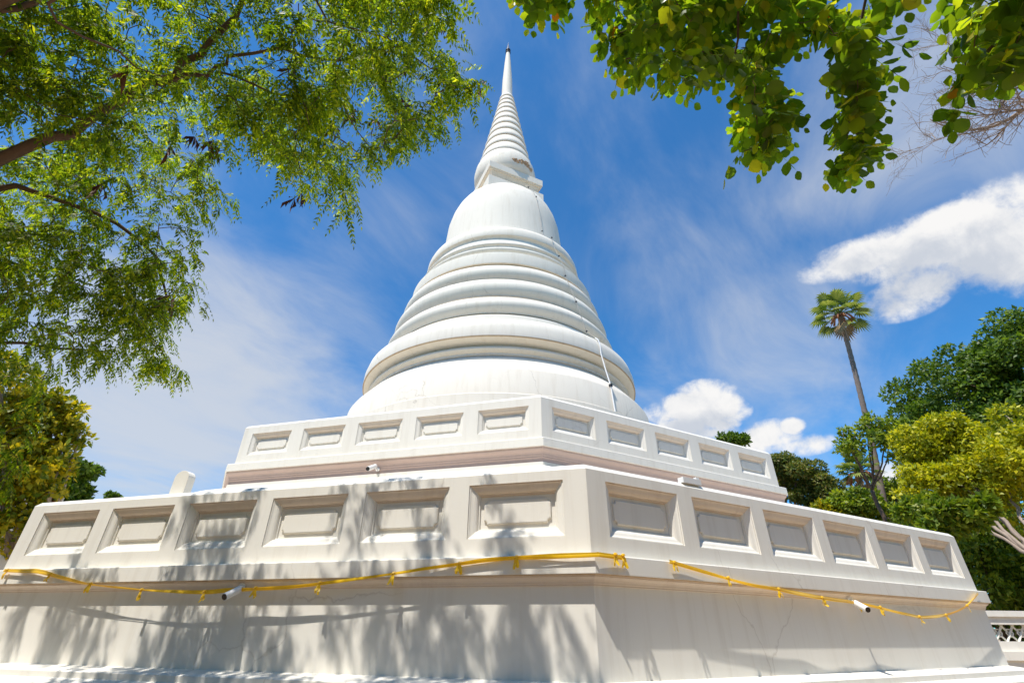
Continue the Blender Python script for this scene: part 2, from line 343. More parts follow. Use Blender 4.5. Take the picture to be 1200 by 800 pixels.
for i in range(80):
    a = -1.30 + .75 * random.random(); r = 1.60 * U + random.uniform(-.02, .05); zc = zz(20.50 + .22 * math.sin((a + 1.25) / .8 * PI) * random.random() + random.uniform(-.10, .1))
    V = []; s_ = random.uniform(.07, .17)
    for k in range(7): q = 2 * PI * k / 7; V.append((r * math.cos(a + s_ * math.cos(q) * random.uniform(.6, 1.3) / r), r * math.sin(a + s_ * math.cos(q) / r), zc + s_ * .7 * math.sin(q) * random.uniform(.6, 1.3)))
    V.append(((r + .06) * math.cos(a), (r + .06) * math.sin(a), zc)); mb.add(V, [(k, (k + 1) % 7, 7) for k in range(7)])
mb.build('broken_plaster', BROKEN, sp)
fin = rnd('finial', [(.12, 33.15), (.17, 33.2), (.15, 33.28), (.10, 33.32)] + [(.02 + .15 * math.sin(PI * (i + .6) / 8), 33.32 + .36 * i / 8) for i in range(8)] + [(.05, 33.75), (.03, 34.1), (.002, 34.5)], IRON, n=24)
mb = MB()
for dx in (-.09, .1): mb.tube([(dx, 0, zz(33.55)), (dx * 1.3, 0, zz(34.05))], .012, 5)
mb.build('rod', IRON, fin)
# lightning cable down the bell and its white conduit
AZ = math.radians(-53)
def cyl(r, z, off=.02, az=AZ): return ((r * U + off) * math.cos(az), (r * U + off) * math.sin(az), zz(z))
cp = [(1.9, 18.6, -57), (2.12, 18.25, -56.5), (2.33, 17.95, -56), (2.62, 17.2, -55), (2.78, 16.1, -54), (2.88, 14.9, -53.5), (3.05, 14.3, -53.3), (3.44, 14.12, -53), (3.49, 13.65, -52.8), (3.78, 12.9, -52.6), (4.0, 12.2, -52.4), (4.05, 11.74, -52.3), (4.24, 11.1, -52), (4.48, 10.3, -51.8), (4.68, 9.45, -51.5), (4.8, 8.9, -51), (5.12, 8.5, -50.5)]
mb = MB(); pc = [np.array(cyl(r, z, .025, math.radians(a))) for r, z, a in cp]; mb.tube(pc, .011, 6); cb = mb.build('lightning_cable', CABLE, chedi)
for i in range(1, len(pc), 2):
    mb = MB(); mb.box(pc[i], .055, .055, .06, AZ); mb.build('cable_clip', IRON, cb)
mb = MB(); pc = [np.array(cyl(r, z, .03, math.radians(a))) for r, z, a in [(5.12, 8.5, -50.5), (5.24, 8.36, -50.6), (5.30, 8.1, -50.7), (5.32, 7.78, -50.9), (5.45, 7.2, -51.2), (5.62, 6.52, -51.5), (5.70, 5.7, -51.8), (5.79, 5.0, -52), (5.79, 3.9, -52)]]
mb.tube(pc, .026, 8); cd = mb.build('conduit', WPLASTIC, chedi)
mb = MB(); mb.box(pc[5], .1, .1, .1, AZ); mb.build('pipe_clamp', IRON, cd)
# ------------------------------------------------------------------ things on the terraces
nL, nR = normal_of(-1), normal_of(0)
pt = onwall(212, 574, -1, 11.72); w_, hh = .34, .50
d_ = (oc(0, 1) - oc(-1, 1)); d_ /= np.linalg.norm(d_)
mb = MB(); prof = [(-w_ / 2, 0), (w_ / 2, 0), (w_ / 2, hh - .14)] + [(w_ / 2 * math.cos(a), hh - .14 + .14 * math.sin(a)) for a in np.linspace(.3, PI - .3, 9)] + [(-w_ / 2, hh - .14)]
th_ = .16
zb = zz(1.80)
V = [];
for sgn in (1, -1):
    for x, y in prof: V.append((d_[0] * x + nL[0] * sgn * th_ / 2, d_[1] * x + nL[1] * sgn * th_ / 2, y))
n = len(prof); mb.add(V, [tuple(range(n)), tuple(range(2 * n - 1, n - 1, -1))] + [(j, n + j, n + (j + 1) % n, (j + 1) % n) for j in range(n)])
po = mb.build('round_topped_post', WHITE); po.location = (pt[0], pt[1], zb); tag(po, 'small white round-topped post on the left end of the lower terrace parapet', 'post')
def cctv(front, back, wallpt, label, r=.045, group='security cameras on the terraces'):
    front, back, wallpt = map(np.asarray, (front, back, wallpt)); root = empty('security_camera', tuple(wallpt), label, 'security camera', group)
    d = (front - back) / np.linalg.norm(front - back)
    mb = MB(); mb.tube([back, back + d * .01, front - d * .012, front], [r * .8, r, r, r * .93], 20); mb.build('body', WPLASTIC, root, root=wallpt, auto=40)
    mb = MB(); mb.tube([front - d * .004, front + d * .006], r * .86, 20); mb.build('lens', BLACK, root, root=wallpt, auto=40)
    mb = MB(); mid = back + d * .05; mb.tube([wallpt, wallpt * .4 + mid * .6 + np.array([0, 0, -.02]), mid], [.022, .018, .018], 8); mb.tube([wallpt, wallpt + (mid - wallpt) * .12], .05, 14)
    mb.build('bracket', WPLASTIC, root, root=wallpt, auto=40); return root
def off(p, n, d): return p + n * d
cctv(onwall(263, 699, -1, 12.42), onwall(281, 690, -1, 12.20), onwall(284, 686, -1, 12.10), 'white tube security camera under the left ledge beside the yellow ribbon', .052)
cctv(onwall(1017, 714, 0, 12.42), onwall(1002, 706, 0, 12.20), onwall(996, 702, 0, 12.10), 'white tube security camera tied with yellow ribbon under the right ledge', .05)
cctv(onwall(431, 549, -1, 9.60), onwall(440, 546, -1, 9.30), onwall(443, 550, -1, 9.18), 'white security camera with black lens on the upper terrace cornice', .055)
q = onwall(808, 563, 0, 11.98); mb = MB(); mb.box((0, 0, .05), .42, .12, .09, math.atan2((oc(1, 1) - oc(0, 1))[1], (oc(1, 1) - oc(0, 1))[0])); mb.box((.15, .08, .09), .07, .06, .1, .5)
jb = mb.build('junction_box', WPLASTIC); jb.location = (q[0], q[1], zz(1.795)); tag(jb, 'small flat white box on the right parapet top', 'electric box')
# ribbons
def strip(mb, pts, widths, angs, nrm):
    pts = [np.asarray(p, float) for p in pts]; V = []
    for i, p in enumerate(pts):
        t = pts[min(i + 1, len(pts) - 1)] - pts[max(i - 1, 0)]; t /= np.linalg.norm(t) + 1e-9
        u = np.cross(nrm, t); u /= np.linalg.norm(u); v = np.cross(t, u)
        w = u * math.cos(angs[i]) + v * math.sin(angs[i]); fold = (v * math.cos(angs[i]) - u * math.sin(angs[i])) * widths[i] * .18
        V += [p - w * widths[i] / 2, p + fold, p + w * widths[i] / 2]
    mb.add(V, [(3 * i, 3 * i + 1, 3 * i + 4, 3 * i + 3) for i in range(len(pts) - 1)] + [(3 * i + 1, 3 * i + 2, 3 * i + 5, 3 * i + 4) for i in range(len(pts) - 1)])
def resample(P, step=.06):
    P = [np.asarray(p, float) for p in P]; out = []
    for i in range(len(P) - 1):
        p0 = P[max(i - 1, 0)]; p1 = P[i]; p2 = P[i + 1]; p3 = P[min(i + 2, len(P) - 1)]; n = max(2, int(np.linalg.norm(p2 - p1) / step))
        for j in range(n):
            t = j / n; out.append(.5 * ((2 * p1) + (p2 - p0) * t + (2 * p0 - 5 * p1 + 4 * p2 - p3) * t * t + (3 * p1 - p0 - 3 * p2 + p3) * t ** 3))
    out.append(P[-1]); return out
def ribbon(segs, tassels, label):
    p0 = segs[0][1][0]; k0 = segs[0][0]; first = off(onwall(*p0, k0, 12.165), normal_of(k0), .03)
    root = empty('yellow_ribbon', tuple(first), label, 'ribbon', 'yellow ribbons along the lower ledge')
    mb = MB()
    for k, px in segs:
        nn = normal_of(k); ps = resample([off(onwall(u, v, k, 12.165), nn, .035) for u, v in px])
        n = len(ps); ph = random.random() * 6
        angs = [.75 + .45 * math.sin(i * .11 + ph) + .15 * math.sin(i * .37) for i in range(n)]
        wd = [.062 * (.50 + .50 * abs(math.sin(i * .045 + ph))) for i in range(n)]
        strip(mb, ps, wd, angs, nn); 
        strip(mb, [p + nn * .012 + np.array([0, 0, -.012 - .01 * math.sin(i * .09)]) for i, p in enumerate(ps)], [w * .7 for w in wd], [a - .5 for a in angs], nn)
    mb.build('band', RIB, root, smooth=True, root=first)
    for k, u, v in tassels:
        nn = normal_of(k); c = off(onwall(u, v, k, 12.165), nn, .05); t = oc(k + 1, 1) - oc(k, 1); t /= np.linalg.norm(t)
        mb = MB(); mb.tube([c + t * .028 + np.array([0, 0, .012]), c, c - t * .026 - np.array([0, 0, .01])], [.016, .027, .016], 8)
        for sg in (-1, 1):
            L = random.uniform(.11, .16); sway = sg * random.uniform(.1, .36); ps = [c + t * sway * L * s + nn * .05 * s * random.uniform(0, 1) + np.array([0, 0, -L * s]) for s in (0, .25, .5, .75, 1)]
            strip(mb, ps, [.022, .045, .052, .05, .03], [random.uniform(-.5, .5)] * 5, nn)
        mb.build('bow', RIB, root, root=first)
    return root
ribbon([(-1, [(8, 668), (30, 668.5), (50, 669), (80, 677), (110, 684), (160, 690), (200, 692.5), (243, 693), (270, 690.5), (300, 689), (340, 687), (377, 683.5), (420, 678), (463, 672), (500, 666), (540, 660), (570, 655.5), (606, 652.5), (650, 651), (703, 649.5)]),
        (0, [(697, 649.3), (712, 651), (728, 653)])],
       [(-1, 12, 668), (-1, 62, 673), (-1, 109, 684), (-1, 169, 691), (-1, 243, 693), (-1, 302, 689), (-1, 377, 683), (-1, 463, 672), (-1, 540, 660), (-1, 606, 653), (0, 718, 650), (0, 727, 651)],
       'yellow ribbon with knotted bows draped along the left ledge to the corner')
ribbon([(0, [(782, 658), (787, 659), (820, 668.5), (850, 677), (880, 685), (908, 690), (960, 700), (1003, 706), (1027, 711), (1060, 719), (1080, 722.5), (1107, 719.5), (1130, 709), (1143, 694)])],
       [(0, 787, 659), (0, 850, 677), (0, 909, 690), (0, 960, 700), (0, 1002, 706), (0, 1028, 711), (0, 1074, 722), (0, 1105, 720), (0, 1130, 709)],
       'yellow ribbon sagging with small bows along the right ledge')
# ------------------------------------------------------------------ leaves, branches
def kites(B, D, S, L, W):             # one four-sided leaflet each
    n = len(B); L = L[:, None]; W = W[:, None]
    V = np.stack([B, B + D * L * .42 + S * W * .5, B + D * L, B + D * L * .42 - S * W * .5], 1).reshape(-1, 3)
    return V, np.arange(4 * n), np.full(n, 4)
def ovals(B, D, S, L, W):             # rounded leaf folded on its midrib
    n = len(B); Nn = np.cross(D, S); L = L[:, None]; W = W[:, None]
    cols = []
    for x, y, c in ((0, 0, 0), (.22, .36, .05), (.55, .50, .07), (.85, .30, .04), (1, 0, -.06), (.5, 0, -.02), (.85, -.30, .04), (.55, -.50, .07), (.22, -.36, .05)):
        cols.append(B + D * L * x + S * W * y + Nn * L * c)
    V = np.stack(cols, 1).reshape(-1, 3); base = (np.arange(n) * 9)[:, None]
    f = np.concatenate([base + np.array([0, 1, 2, 3, 4, 5]), base + np.array([0, 5, 4, 6, 7, 8])], 1).ravel()
    return V, f, np.full(2 * n, 6)
def unit(a): return a / (np.linalg.norm(a, axis=-1, keepdims=True) + 1e-9)
def fronds(P, D, L, m, leafL, leafW, droop=.5, lateral=.9, down=.35, fn=kites, terminal=True):
    """pinnate leaves: rachis from P along D drooping, m pairs of leaflets"""
    P = np.asarray(P); D = unit(np.asarray(D)); n = len(P); L = np.asarray(L)
    Bs, Ds, Ss, Ls, Ws = [], [], [], [], []
    side = unit(np.cross(D, np.array([0, 0, 1.0]) + rng.normal(0, .25, (n, 3))))
    for i in range(m + (1 if terminal else 0)):
        t = .18 + .82 * i / m if m else 1
        p = P + D * (L * t)[:, None] + np.array([0, 0, -1.0]) * (droop * L * t * t)[:, None]
        tan = unit(D + np.array([0, 0, -1.0]) * (2 * droop * t))
        for sg in ((-1, 1) if i < m else (0,)):
            d = unit(tan * (.55 if sg else 1) + side * sg * lateral + np.array([0, 0, -down]) + rng.normal(0, .13, (n, 3)))
            s = unit(np.cross(d, np.cross(side, tan) + rng.normal(0, .3, (n, 3))))
            Bs.append(p); Ds.append(d); Ss.append(s); k = (1 - .35 * abs(2 * t - 1.0)) 
            q_ = rng.uniform(.68, 1.25, n) if fn is ovals else rng.uniform(.8, 1.2, n); Ls.append(leafL * k * q_); Ws.append(leafW * k * q_ * rng.uniform(.85, 1.1, n))
    B, Dd, S, LL, WW = map(np.concatenate, (Bs, Ds, Ss, Ls, Ws)); V, f, sz = fn(B, Dd, S, LL, WW)
    # rachis as two thin slivers
    q = P + D * (L * .6)[:, None] + np.array([0, 0, -1.0]) * (droop * L * .36)[:, None]; e = P + D * L[:, None] + np.array([0, 0, -1.0]) * (droop * L)[:, None]
    for a, b in ((P, q), (q, e)):
        v2, f2, s2 = kites(a, unit(b - a), side, np.linalg.norm(b - a, axis=1) * 1.02, np.full(n, .006 + .02 * leafW))
        f = np.concatenate([f, f2 + len(V)]); V = np.concatenate([V, v2]); sz = np.concatenate([sz, s2])
    return V, f, sz
def inpoly(x, y, poly):
    c = False; j = len(poly) - 1
    for i in range(len(poly)):
        (xi, yi), (xj, yj) = poly[i], poly[j]
        if (yi > y) != (yj > y) and x < (xj - xi) * (y - yi) / (yj - yi) + xi: c = not c
        j = i
    return c
class Skeleton:
    """limbs and twigs; clusters grow towards the nearest wood"""
    def __init__(s): s.P = []; s.R = []; s.mb = MB(); s.k = 1.0
    def limb(s, pts, r0, r1, n=8, wob=.03):
        r0 *= s.k
        ps = resample(pts, .25); k = len(ps); ps = [p + rng.normal(0, wob, 3) * (0 < i < k - 1) for i, p in enumerate(ps)]
        rs = [r0 + (r1 - r0) * i / (k - 1) for i in range(k)]; s.mb.tube(ps, rs, n); s.P += list(ps); s.R += rs
    def reach(s, c, r_end=.006, sag=.06):
        A = np.array(s.P); d = np.linalg.norm(A - c, axis=1); i = int(d.argmin()); p, r = A[i], min(s.R[i], .004 + .011 * d[i]); L = d[i]
        if L < .05: return np.array([0, 0, 1.0])
        mid1 = p + (c - p) * .35 + rng.normal(0, .05 * L, 3) + np.array([0, 0, sag * L]); mid2 = p + (c - p) * .7 + rng.normal(0, .05 * L, 3) + np.array([0, 0, sag * L])
        ps = resample([p, mid1, mid2, c], max(.12, L / 8)); k = len(ps); rs = [max(r_end, r + (r_end - r) * j / (k - 1)) for j in range(k)]
        s.mb.tube(ps, rs, 5, cap=False); s.P += list(ps[1:]); s.R += rs[1:]; return unit(ps[-1] - ps[-2])
def combine(parts):
    V = []; f = []; sz = []; o = 0
    for v, a, b in parts: V.append(v); f.append(a + o); sz.append(b); o += len(v)
    return np.concatenate(V), np.concatenate(f), np.concatenate(sz)
def mesh_obj(name, parts, mat, parent, root, smooth=False):
    V, f, sz = combine(parts); me = np_mesh(name, V - np.asarray(root), f, sz, mat, smooth)
    return link(bpy.data.objects.new(name, me), parent)
# ---- left overhanging tree
LT = np.array([-8.2, 3.6, 0.0])
lt_root = empty('feathery_tree', tuple(LT), 'large leafy tree with drooping feathery leaves overhanging the top left', 'tree')
sk = Skeleton()
sk.limb([LT, LT + [.1, 0, 1.8], LT + [.0, .3, 3.4], LT + [.3, .5, 5.0]], .34, .24, 12)
fk = LT + np.array([.3, .5, 5.0]); sk.k = .62
def A(u, v, d): return atd(u, v, d)
sk.limb([fk, A(-120, 260, 9.6), A(0, 190, 9.2), A(60, 163, 9.0), A(98, 145, 8.9), A(180, 98, 8.8), A(215, 78, 8.7), A(262, 34, 8.8), A(330, -60, 9)], .15, .03)
sk.limb([A(180, 100, 8.8), A(222, 92, 8.6), A(255, 82, 8.5), A(268, 66, 8.4), A(330, 60, 8.2), A(400, 70, 8.0), A(450, 50, 7.8)], .05, .012)
sk.limb([A(255, 84, 8.5), A(300, 100, 8.3), A(335, 118, 8.2), A(378, 150, 8.2), A(420, 180, 8.2)], .026, .008)
sk.limb([fk, A(-100, 300, 10.4), A(0, 222, 10.2), A(40, 224, 10.1), A(110, 250, 10), A(180, 300, 9.8), A(200, 370, 9.6)], .11, .014)
sk.limb([A(-100, 300, 10.4), A(-60, 380, 10.8), A(0, 400, 10.8), A(60, 405, 10.6), A(130, 415, 10.4)], .07, .01)
sk.limb([A(-60, 380, 10.8), A(-40, 460, 11), A(0, 520, 11)], .05, .01)
sk.limb([fk, A(-160, 60, 8.6), A(-20, 10, 8.0), A(100, -30, 7.6), A(260, -70, 7.4), A(420, -50, 7.3)], .12, .02)
sk.limb([A(100, -30, 7.6), A(60, 10, 7.7), A(100, 50, 7.8), A(160, 80, 7.9)], .03, .01)
sk.limb([A(350, -60, 7.4), A(385, 20, 7.6), A(450, 45, 7.6), A(480, 62, 7.7), A(530, 90, 7.9), A(565, 105, 8.0)], .024, .006)
sk.limb([A(0, 12, 8), A(40, 4, 8), A(60, -20, 8)], .05, .03)
sk.limb([fk, fk + [-.5, -1.6, 2.0], fk + [1.5, -3.0, 4.2]], .16, .05); sk.limb([fk, fk + [-1.2, .5, 2.4], fk + [-2.4, .8, 4.0]], .14, .05)
polyL = [(-60, -60), (520, -60), (522, 30), (545, 72), (528, 128), (505, 150), (490, 172), (462, 166), (440, 205), (420, 225), (402, 262), (378, 243), (340, 240), (332, 205), (300, 165), (270, 185), (262, 235), (240, 262), (236, 300), (238, 338), (200, 378), (203, 432), (150, 428), (108, 420), (60, 408), (30, 430), (6, 500), (-60, 520)]
gapsL = [(238, 168, 22), (290, 168, 20), (50, 170, 12), (262, 205, 14), (20, 170, 8), (165, 215, 9), (110, 390, 10)]
cl = []
while len(cl) < 640:
    u, v = rng.uniform(-60, 545), rng.uniform(-60, 520)
    if not inpoly(u, v, polyL): continue
    if any((u - a) ** 2 + (v - b) ** 2 < c * c for a, b, c in gapsL): continue
    w = math.sin(u * .021 + 1) * math.sin(v * .027 + u * .01)
    if rng.random() > .62 + .35 * w: continue
    base = 10.4 - .0052 * u if v > 160 else 8.6 - .002 * u
    cl.append((u, v, base + (.7 if v < 260 and u < 330 else 0) + rng.uniform(-1.2, 1.7)))
extra = [(532, 92, 8), (546, 98, 8), (552, 104, 8.0), (540, 104, 8.0), (520, 142, 8.1), (512, 148, 8.1), (255, 222, 9.4), (262, 226, 9.4), (205, 435, 9.8), (190, 430, 9.8), (10, 520, 11), (20, 545, 11), (8, 560, 11), (25, 500, 11), (40, 470, 11), (52, 440, 10.8), (-5, 580, 11)]
cl += extra
C3 = np.array([atd(u, v, d) for u, v, d in cl])
shade_pts = []
for u, v, n_ in ((60, 735, 5), (110, 740, 5), (90, 690, 3), (200, 740, 3), (240, 650, 5), (260, 620, 4), (225, 580, 3), (290, 730, 4), (330, 750, 3), (400, 740, 3), (450, 720, 3), (500, 600, 3), (560, 740, 4), (620, 745, 4), (660, 730, 3), (600, 650, 4), (300, 560, 3), (20, 730, 3)):
    for _ in range(n_):
        q = onwall(u + rng.uniform(-18, 18), v + rng.uniform(-25, 25), -1, 12.03) + np.array([-.2652, -.3308, .9057]) * rng.uniform(7.0, 9.5); pu, pv = px_of(q)
        if in_view(q, 40) and not inpoly(pu, pv, polyL): continue
        shade_pts.append(q)
# the part of the crown above and behind the viewer's left, out of frame
cb_ = []
for _ in range(240):
    a = rng.uniform(0, 2 * PI); r = math.sqrt(rng.random())
    q = fk + np.array([-.6, -.8, 3.2]) + np.array([3.6 * r * math.cos(a), 3.2 * r * math.sin(a), rng.uniform(-1.2, 1.8)])
    if not in_view(q, 60): cb_.append(q)
C3 = np.concatenate([C3, np.array(shade_pts), np.array(cb_)]); print('shade clusters', len(shade_pts))
order = np.argsort(np.linalg.norm(C3 - fk, axis=1)); parts = []; tips = []
for i in order:
    d = sk.reach(C3[i]); tips.append((C3[i], d))
Pn, Dn, Ln = [], [], []
for c, d in tips:
    k = rng.integers(8, 13)
    for j in range(k):
        a = rng.uniform(0, 2 * PI); s = rng.uniform(-.30, .12)
        Pn.append(c + d * s + rng.normal(0, .07, 3)); Dn.append(unit(np.array([math.cos(a), math.sin(a), rng.uniform(-.35, .35)]) + d * .5)); Ln.append(rng.uniform(.20, .34))
mesh_obj('crown', [fronds(Pn, Dn, np.array(Ln), 7, .095, .033, .85, .75, .5)], LEAF_L, lt_root, LT)
sk.mb.build('trunk', BARK, lt_root, smooth=True, root=LT)
podc = [(482, 25), (505, 30), (520, 20), (560, 98, ), (455, 82), (392, 145), (412, 132), (345, 232), (353, 226), (476, 120), (478, 140), (250, 165), (228, 160), (200, 170), (190, 355), (205, 345), (150, 82), (345, 80), (520, 85), (480, 70), (440, 140), (120, 215)]
for u, v in podc:
    mb = MB(); c = A(u, v, 8.0 if v < 160 else 9.2)
    V = [c]; Fs = []
    for _ in range(int(rng.integers(7, 13))):
        m0 = c + rng.normal(0, .05, 3) - np.array([0, 0, .05]); d = unit(np.array([rng.normal(0, .35), rng.normal(0, .35), -1])); q = unit(np.cross(d, rng.normal(0, 1, 3))); e = unit(np.cross(d, q)); L = rng.uniform(.16, .28); n0 = len(V)
        V += [m0 + d * L * .5 + q * .022, m0 + d * L, m0 + d * L * .5 - q * .022, m0 + d * L * .5 + e * .006]; Fs += [(0, n0, n0 + 3), (0, n0 + 3, n0 + 2), (n0, n0 + 1, n0 + 3), (n0 + 3, n0 + 1, n0 + 2)]
    mb.add(V, Fs)
    mb.build('seed_pods', POD, lt_root, root=LT)
# ---- right overhanging tree with round leaves
RT = np.array([5.6, -.6, 0.0]); rt_root = empty('round_leaf_tree', tuple(RT), 'tree with broad rounded leaves hanging in sprays at the top right', 'tree')
sk = Skeleton(); fk = RT + np.array([-.1, .2, 4.6])
sk.limb([RT, RT + [.05, 0, 2], fk], .24, .17, 12)
sk.limb([fk, RT + [-.6, 1.0, 6.2], A(1250, -160, 5.6), A(1050, -170, 5.4), A(860, -120, 5.2), A(700, -90, 5.2), A(600, -70, 5.3)], .12, .02)
sk.limb([A(866, -120, 5.2), A(865, -40, 5.1), A(866, 20, 5.0), A(862, 62, 4.95), A(845, 72, 4.95), A(828, 78, 5)], .012, .006, wob=.01)
sk.limb([A(862, 62, 4.95), A(875, 95, 4.95), A(888, 130, 4.95), A(885, 180, 5.0)], .008, .004, wob=.01)
sk.limb([A(1020, -170, 5.4), A(1018, -40, 5.2), A(1012, 20, 5.1), A(1000, 80, 5.0), A(992, 150, 5.0), A(985, 210, 5.0)], .014, .004, wob=.01)
sk.limb([A(1250, -160, 5.6), A(1220, -40, 5.2), A(1190, 20, 5.0), A(1140, 80, 4.9), A(1105, 125, 4.9)], .03, .005, wob=.01)
sk.limb([A(1012, 35, 5.1), A(1025, 45, 5.0), A(1045, 52, 5)], .006, .003, wob=.005)
polys = [([(595, -40), (660, -40), (652, 18), (628, 12), (600, 6)], 26), ([(684, -40), (950, -40), (940, 30), (922, 58), (905, 62), (900, 55), (880, 90), (845, 105), (815, 92), (790, 112), (742, 92), (720, 68), (705, 52), (692, 52), (688, 40)], 210),
         ([(862, 105), (890, 70), (900, 90), (918, 100), (922, 145), (912, 172), (902, 185), (880, 165), (873, 195), (866, 175), (864, 150)], 46),
         ([(945, 10), (1000, 15), (1008, 35), (990, 50), (950, 45)], 22), ([(992, 60), (1006, 50), (1014, 85), (1010, 120), (1016, 155), (1008, 185), (990, 205), (980, 198), (986, 150), (988, 110)], 58),
         ([(1095, 120), (1120, 60), (1135, 0), (1130, -40), (1240, -40), (1240, 70), (1205, 92), (1180, 88), (1150, 108), (1112, 112), (1105, 132)], 85), ([(1110, -20), (1130, -20), (1125, 12), (1105, 8)], 6), ([(1025, -30), (1050, -30), (1045, 0), (1030, 6)], 8)]
cl = []
for poly, n in polys:
    xs = [p[0] for p in poly]; ys = [p[1] for p in poly]; k = 0
    while k < n:
        u, v = rng.uniform(min(xs), max(xs)), rng.uniform(min(ys), max(ys))
        if inpoly(u, v, poly): cl.append((u, v, 5.0 + rng.uniform(-.45, .75))); k += 1
C3 = [atd(*c) for c in cl]
for _ in range(260):
    a = rng.uniform(0, 2 * PI); r = math.sqrt(rng.random()); q = fk + np.array([-.2 + 3.2 * r * math.cos(a), -.8 + 2.8 * r * math.sin(a), 2.6 + rng.uniform(-.8, 1.6)])
    d = q - np.array([0, 0, EYE]); 
    if not in_view(q, 60): C3.append(q)
C3 = np.array(C3); order = np.argsort(np.linalg.norm(C3 - fk, axis=1)); Pn, Dn, Ln = [], [], []
for i in order:
    d = sk.reach(C3[i], .003, .03)
    for j in range(2):
        a = rng.uniform(0, 2 * PI); Pn.append(C3[i] + rng.normal(0, .03, 3) - d * .05); Dn.append(unit(np.array([math.cos(a), math.sin(a), rng.uniform(-.9, .1)]))); Ln.append(rng.uniform(.12, .20))
mesh_obj('crown', [fronds(Pn, Dn, np.array(Ln), 2, .125, .098, .5, .8, .35, ovals)], LEAF_R, rt_root, RT)
# long single spray at the edge, seen against the sky
mesh_obj('spray', [fronds([A(1008, 35, 5.0), A(1015, 62, 5.0)], [A(1060, 55, 5.0) - A(1008, 35, 5.0), A(1055, 90, 5) - A(1015, 62, 5)], np.array([.42, .30]), 3, .15, .085, .05, .7, .1, ovals)], LEAF_R, rt_root, RT)
sk.mb.build('trunk', BARK, rt_root, smooth=True, root=RT)
# ---- bare tree at the right edge
BT = np.array([13.0, 5.5, 0.0]); bt = empty('bare_tree', tuple(BT), 'leafless tree whose thin pale twigs reach in from the right edge', 'tree')
mb = MB()
def grow(p, d, L, r, lvl):
    n = 5; ps = [p]; q = p.copy(); dd = d.copy()
    for i in range(n): dd = unit(dd + rng.normal(0, .13, 3) + np.array([0, 0, .02])); q = q + dd * L / n; ps.append(q.copy())
    mb.tube(ps, [1.4 * r * (1 - .55 * i / n) + .0015 for i in range(n + 1)], 6 if lvl < 2 else 4, cap=False)
    if lvl >= 5 or L < .16: return
    for i in range(1, n + 1):
        for _ in range(1 if i < n else 2):
            if rng.random() < .88: grow(ps[i], unit(dd * .8 + rng.normal(0, .55, 3)), L * rng.uniform(.5, .72), r * (1 - .55 * i / n) * .62, lvl + 1)
B0 = A(1330, 60, 13)
mb.tube(resample([BT, BT + [.1, 0, 3], BT + [-.1, .1, 6], B0], .5), [.25 - .16 * i / (len(resample([BT, BT + [.1, 0, 3], BT + [-.1, .1, 6], B0], .5)) - 1) for i in range(len(resample([BT, BT + [.1, 0, 3], BT + [-.1, .1, 6], B0], .5)))], 10)
def twigline(pts, r0, r1, kids):
    ps = resample(pts, .2); k = len(ps); rs = [r0 + (r1 - r0) * i / (k - 1) for i in range(k)]; mb.tube(ps, rs, 6)
    for _ in range(kids):
        i = int(rng.integers(2, k - 1)); t = unit(ps[i + 1] - ps[i] if i + 1 < k else ps[i] - ps[i - 1]); grow(ps[i], unit(t * .9 + rng.normal(0, .55, 3)), rng.uniform(.35, .7), rs[i] * .5, 3)
twigline([B0, A(1250, 95, 12.6), A(1200, 128, 12.3), A(1165, 148, 12.2), A(1120, 152, 12.1), A(1090, 140, 12)], .06, .008, 14)
twigline([A(1165, 148, 12.2), A(1140, 156, 12.1), A(1110, 160, 12), A(1085, 168, 12)], .015, .004, 7)
twigline([A(1250, 90, 12.6), A(1205, 98, 12.2), A(1180, 112, 12.1), A(1165, 140, 12)], .03, .006, 7)
twigline([B0, A(1240, 70, 12.4), A(1185, 75, 12.2), A(1140, 85, 12), A(1105, 78, 12)], .04, .006, 12)
twigline([A(1140, 85, 12), A(1122, 62, 12), A(1105, 45, 12)], .012, .004, 6)
mb.build('branches', BARK_P, bt, smooth=True, root=BT)
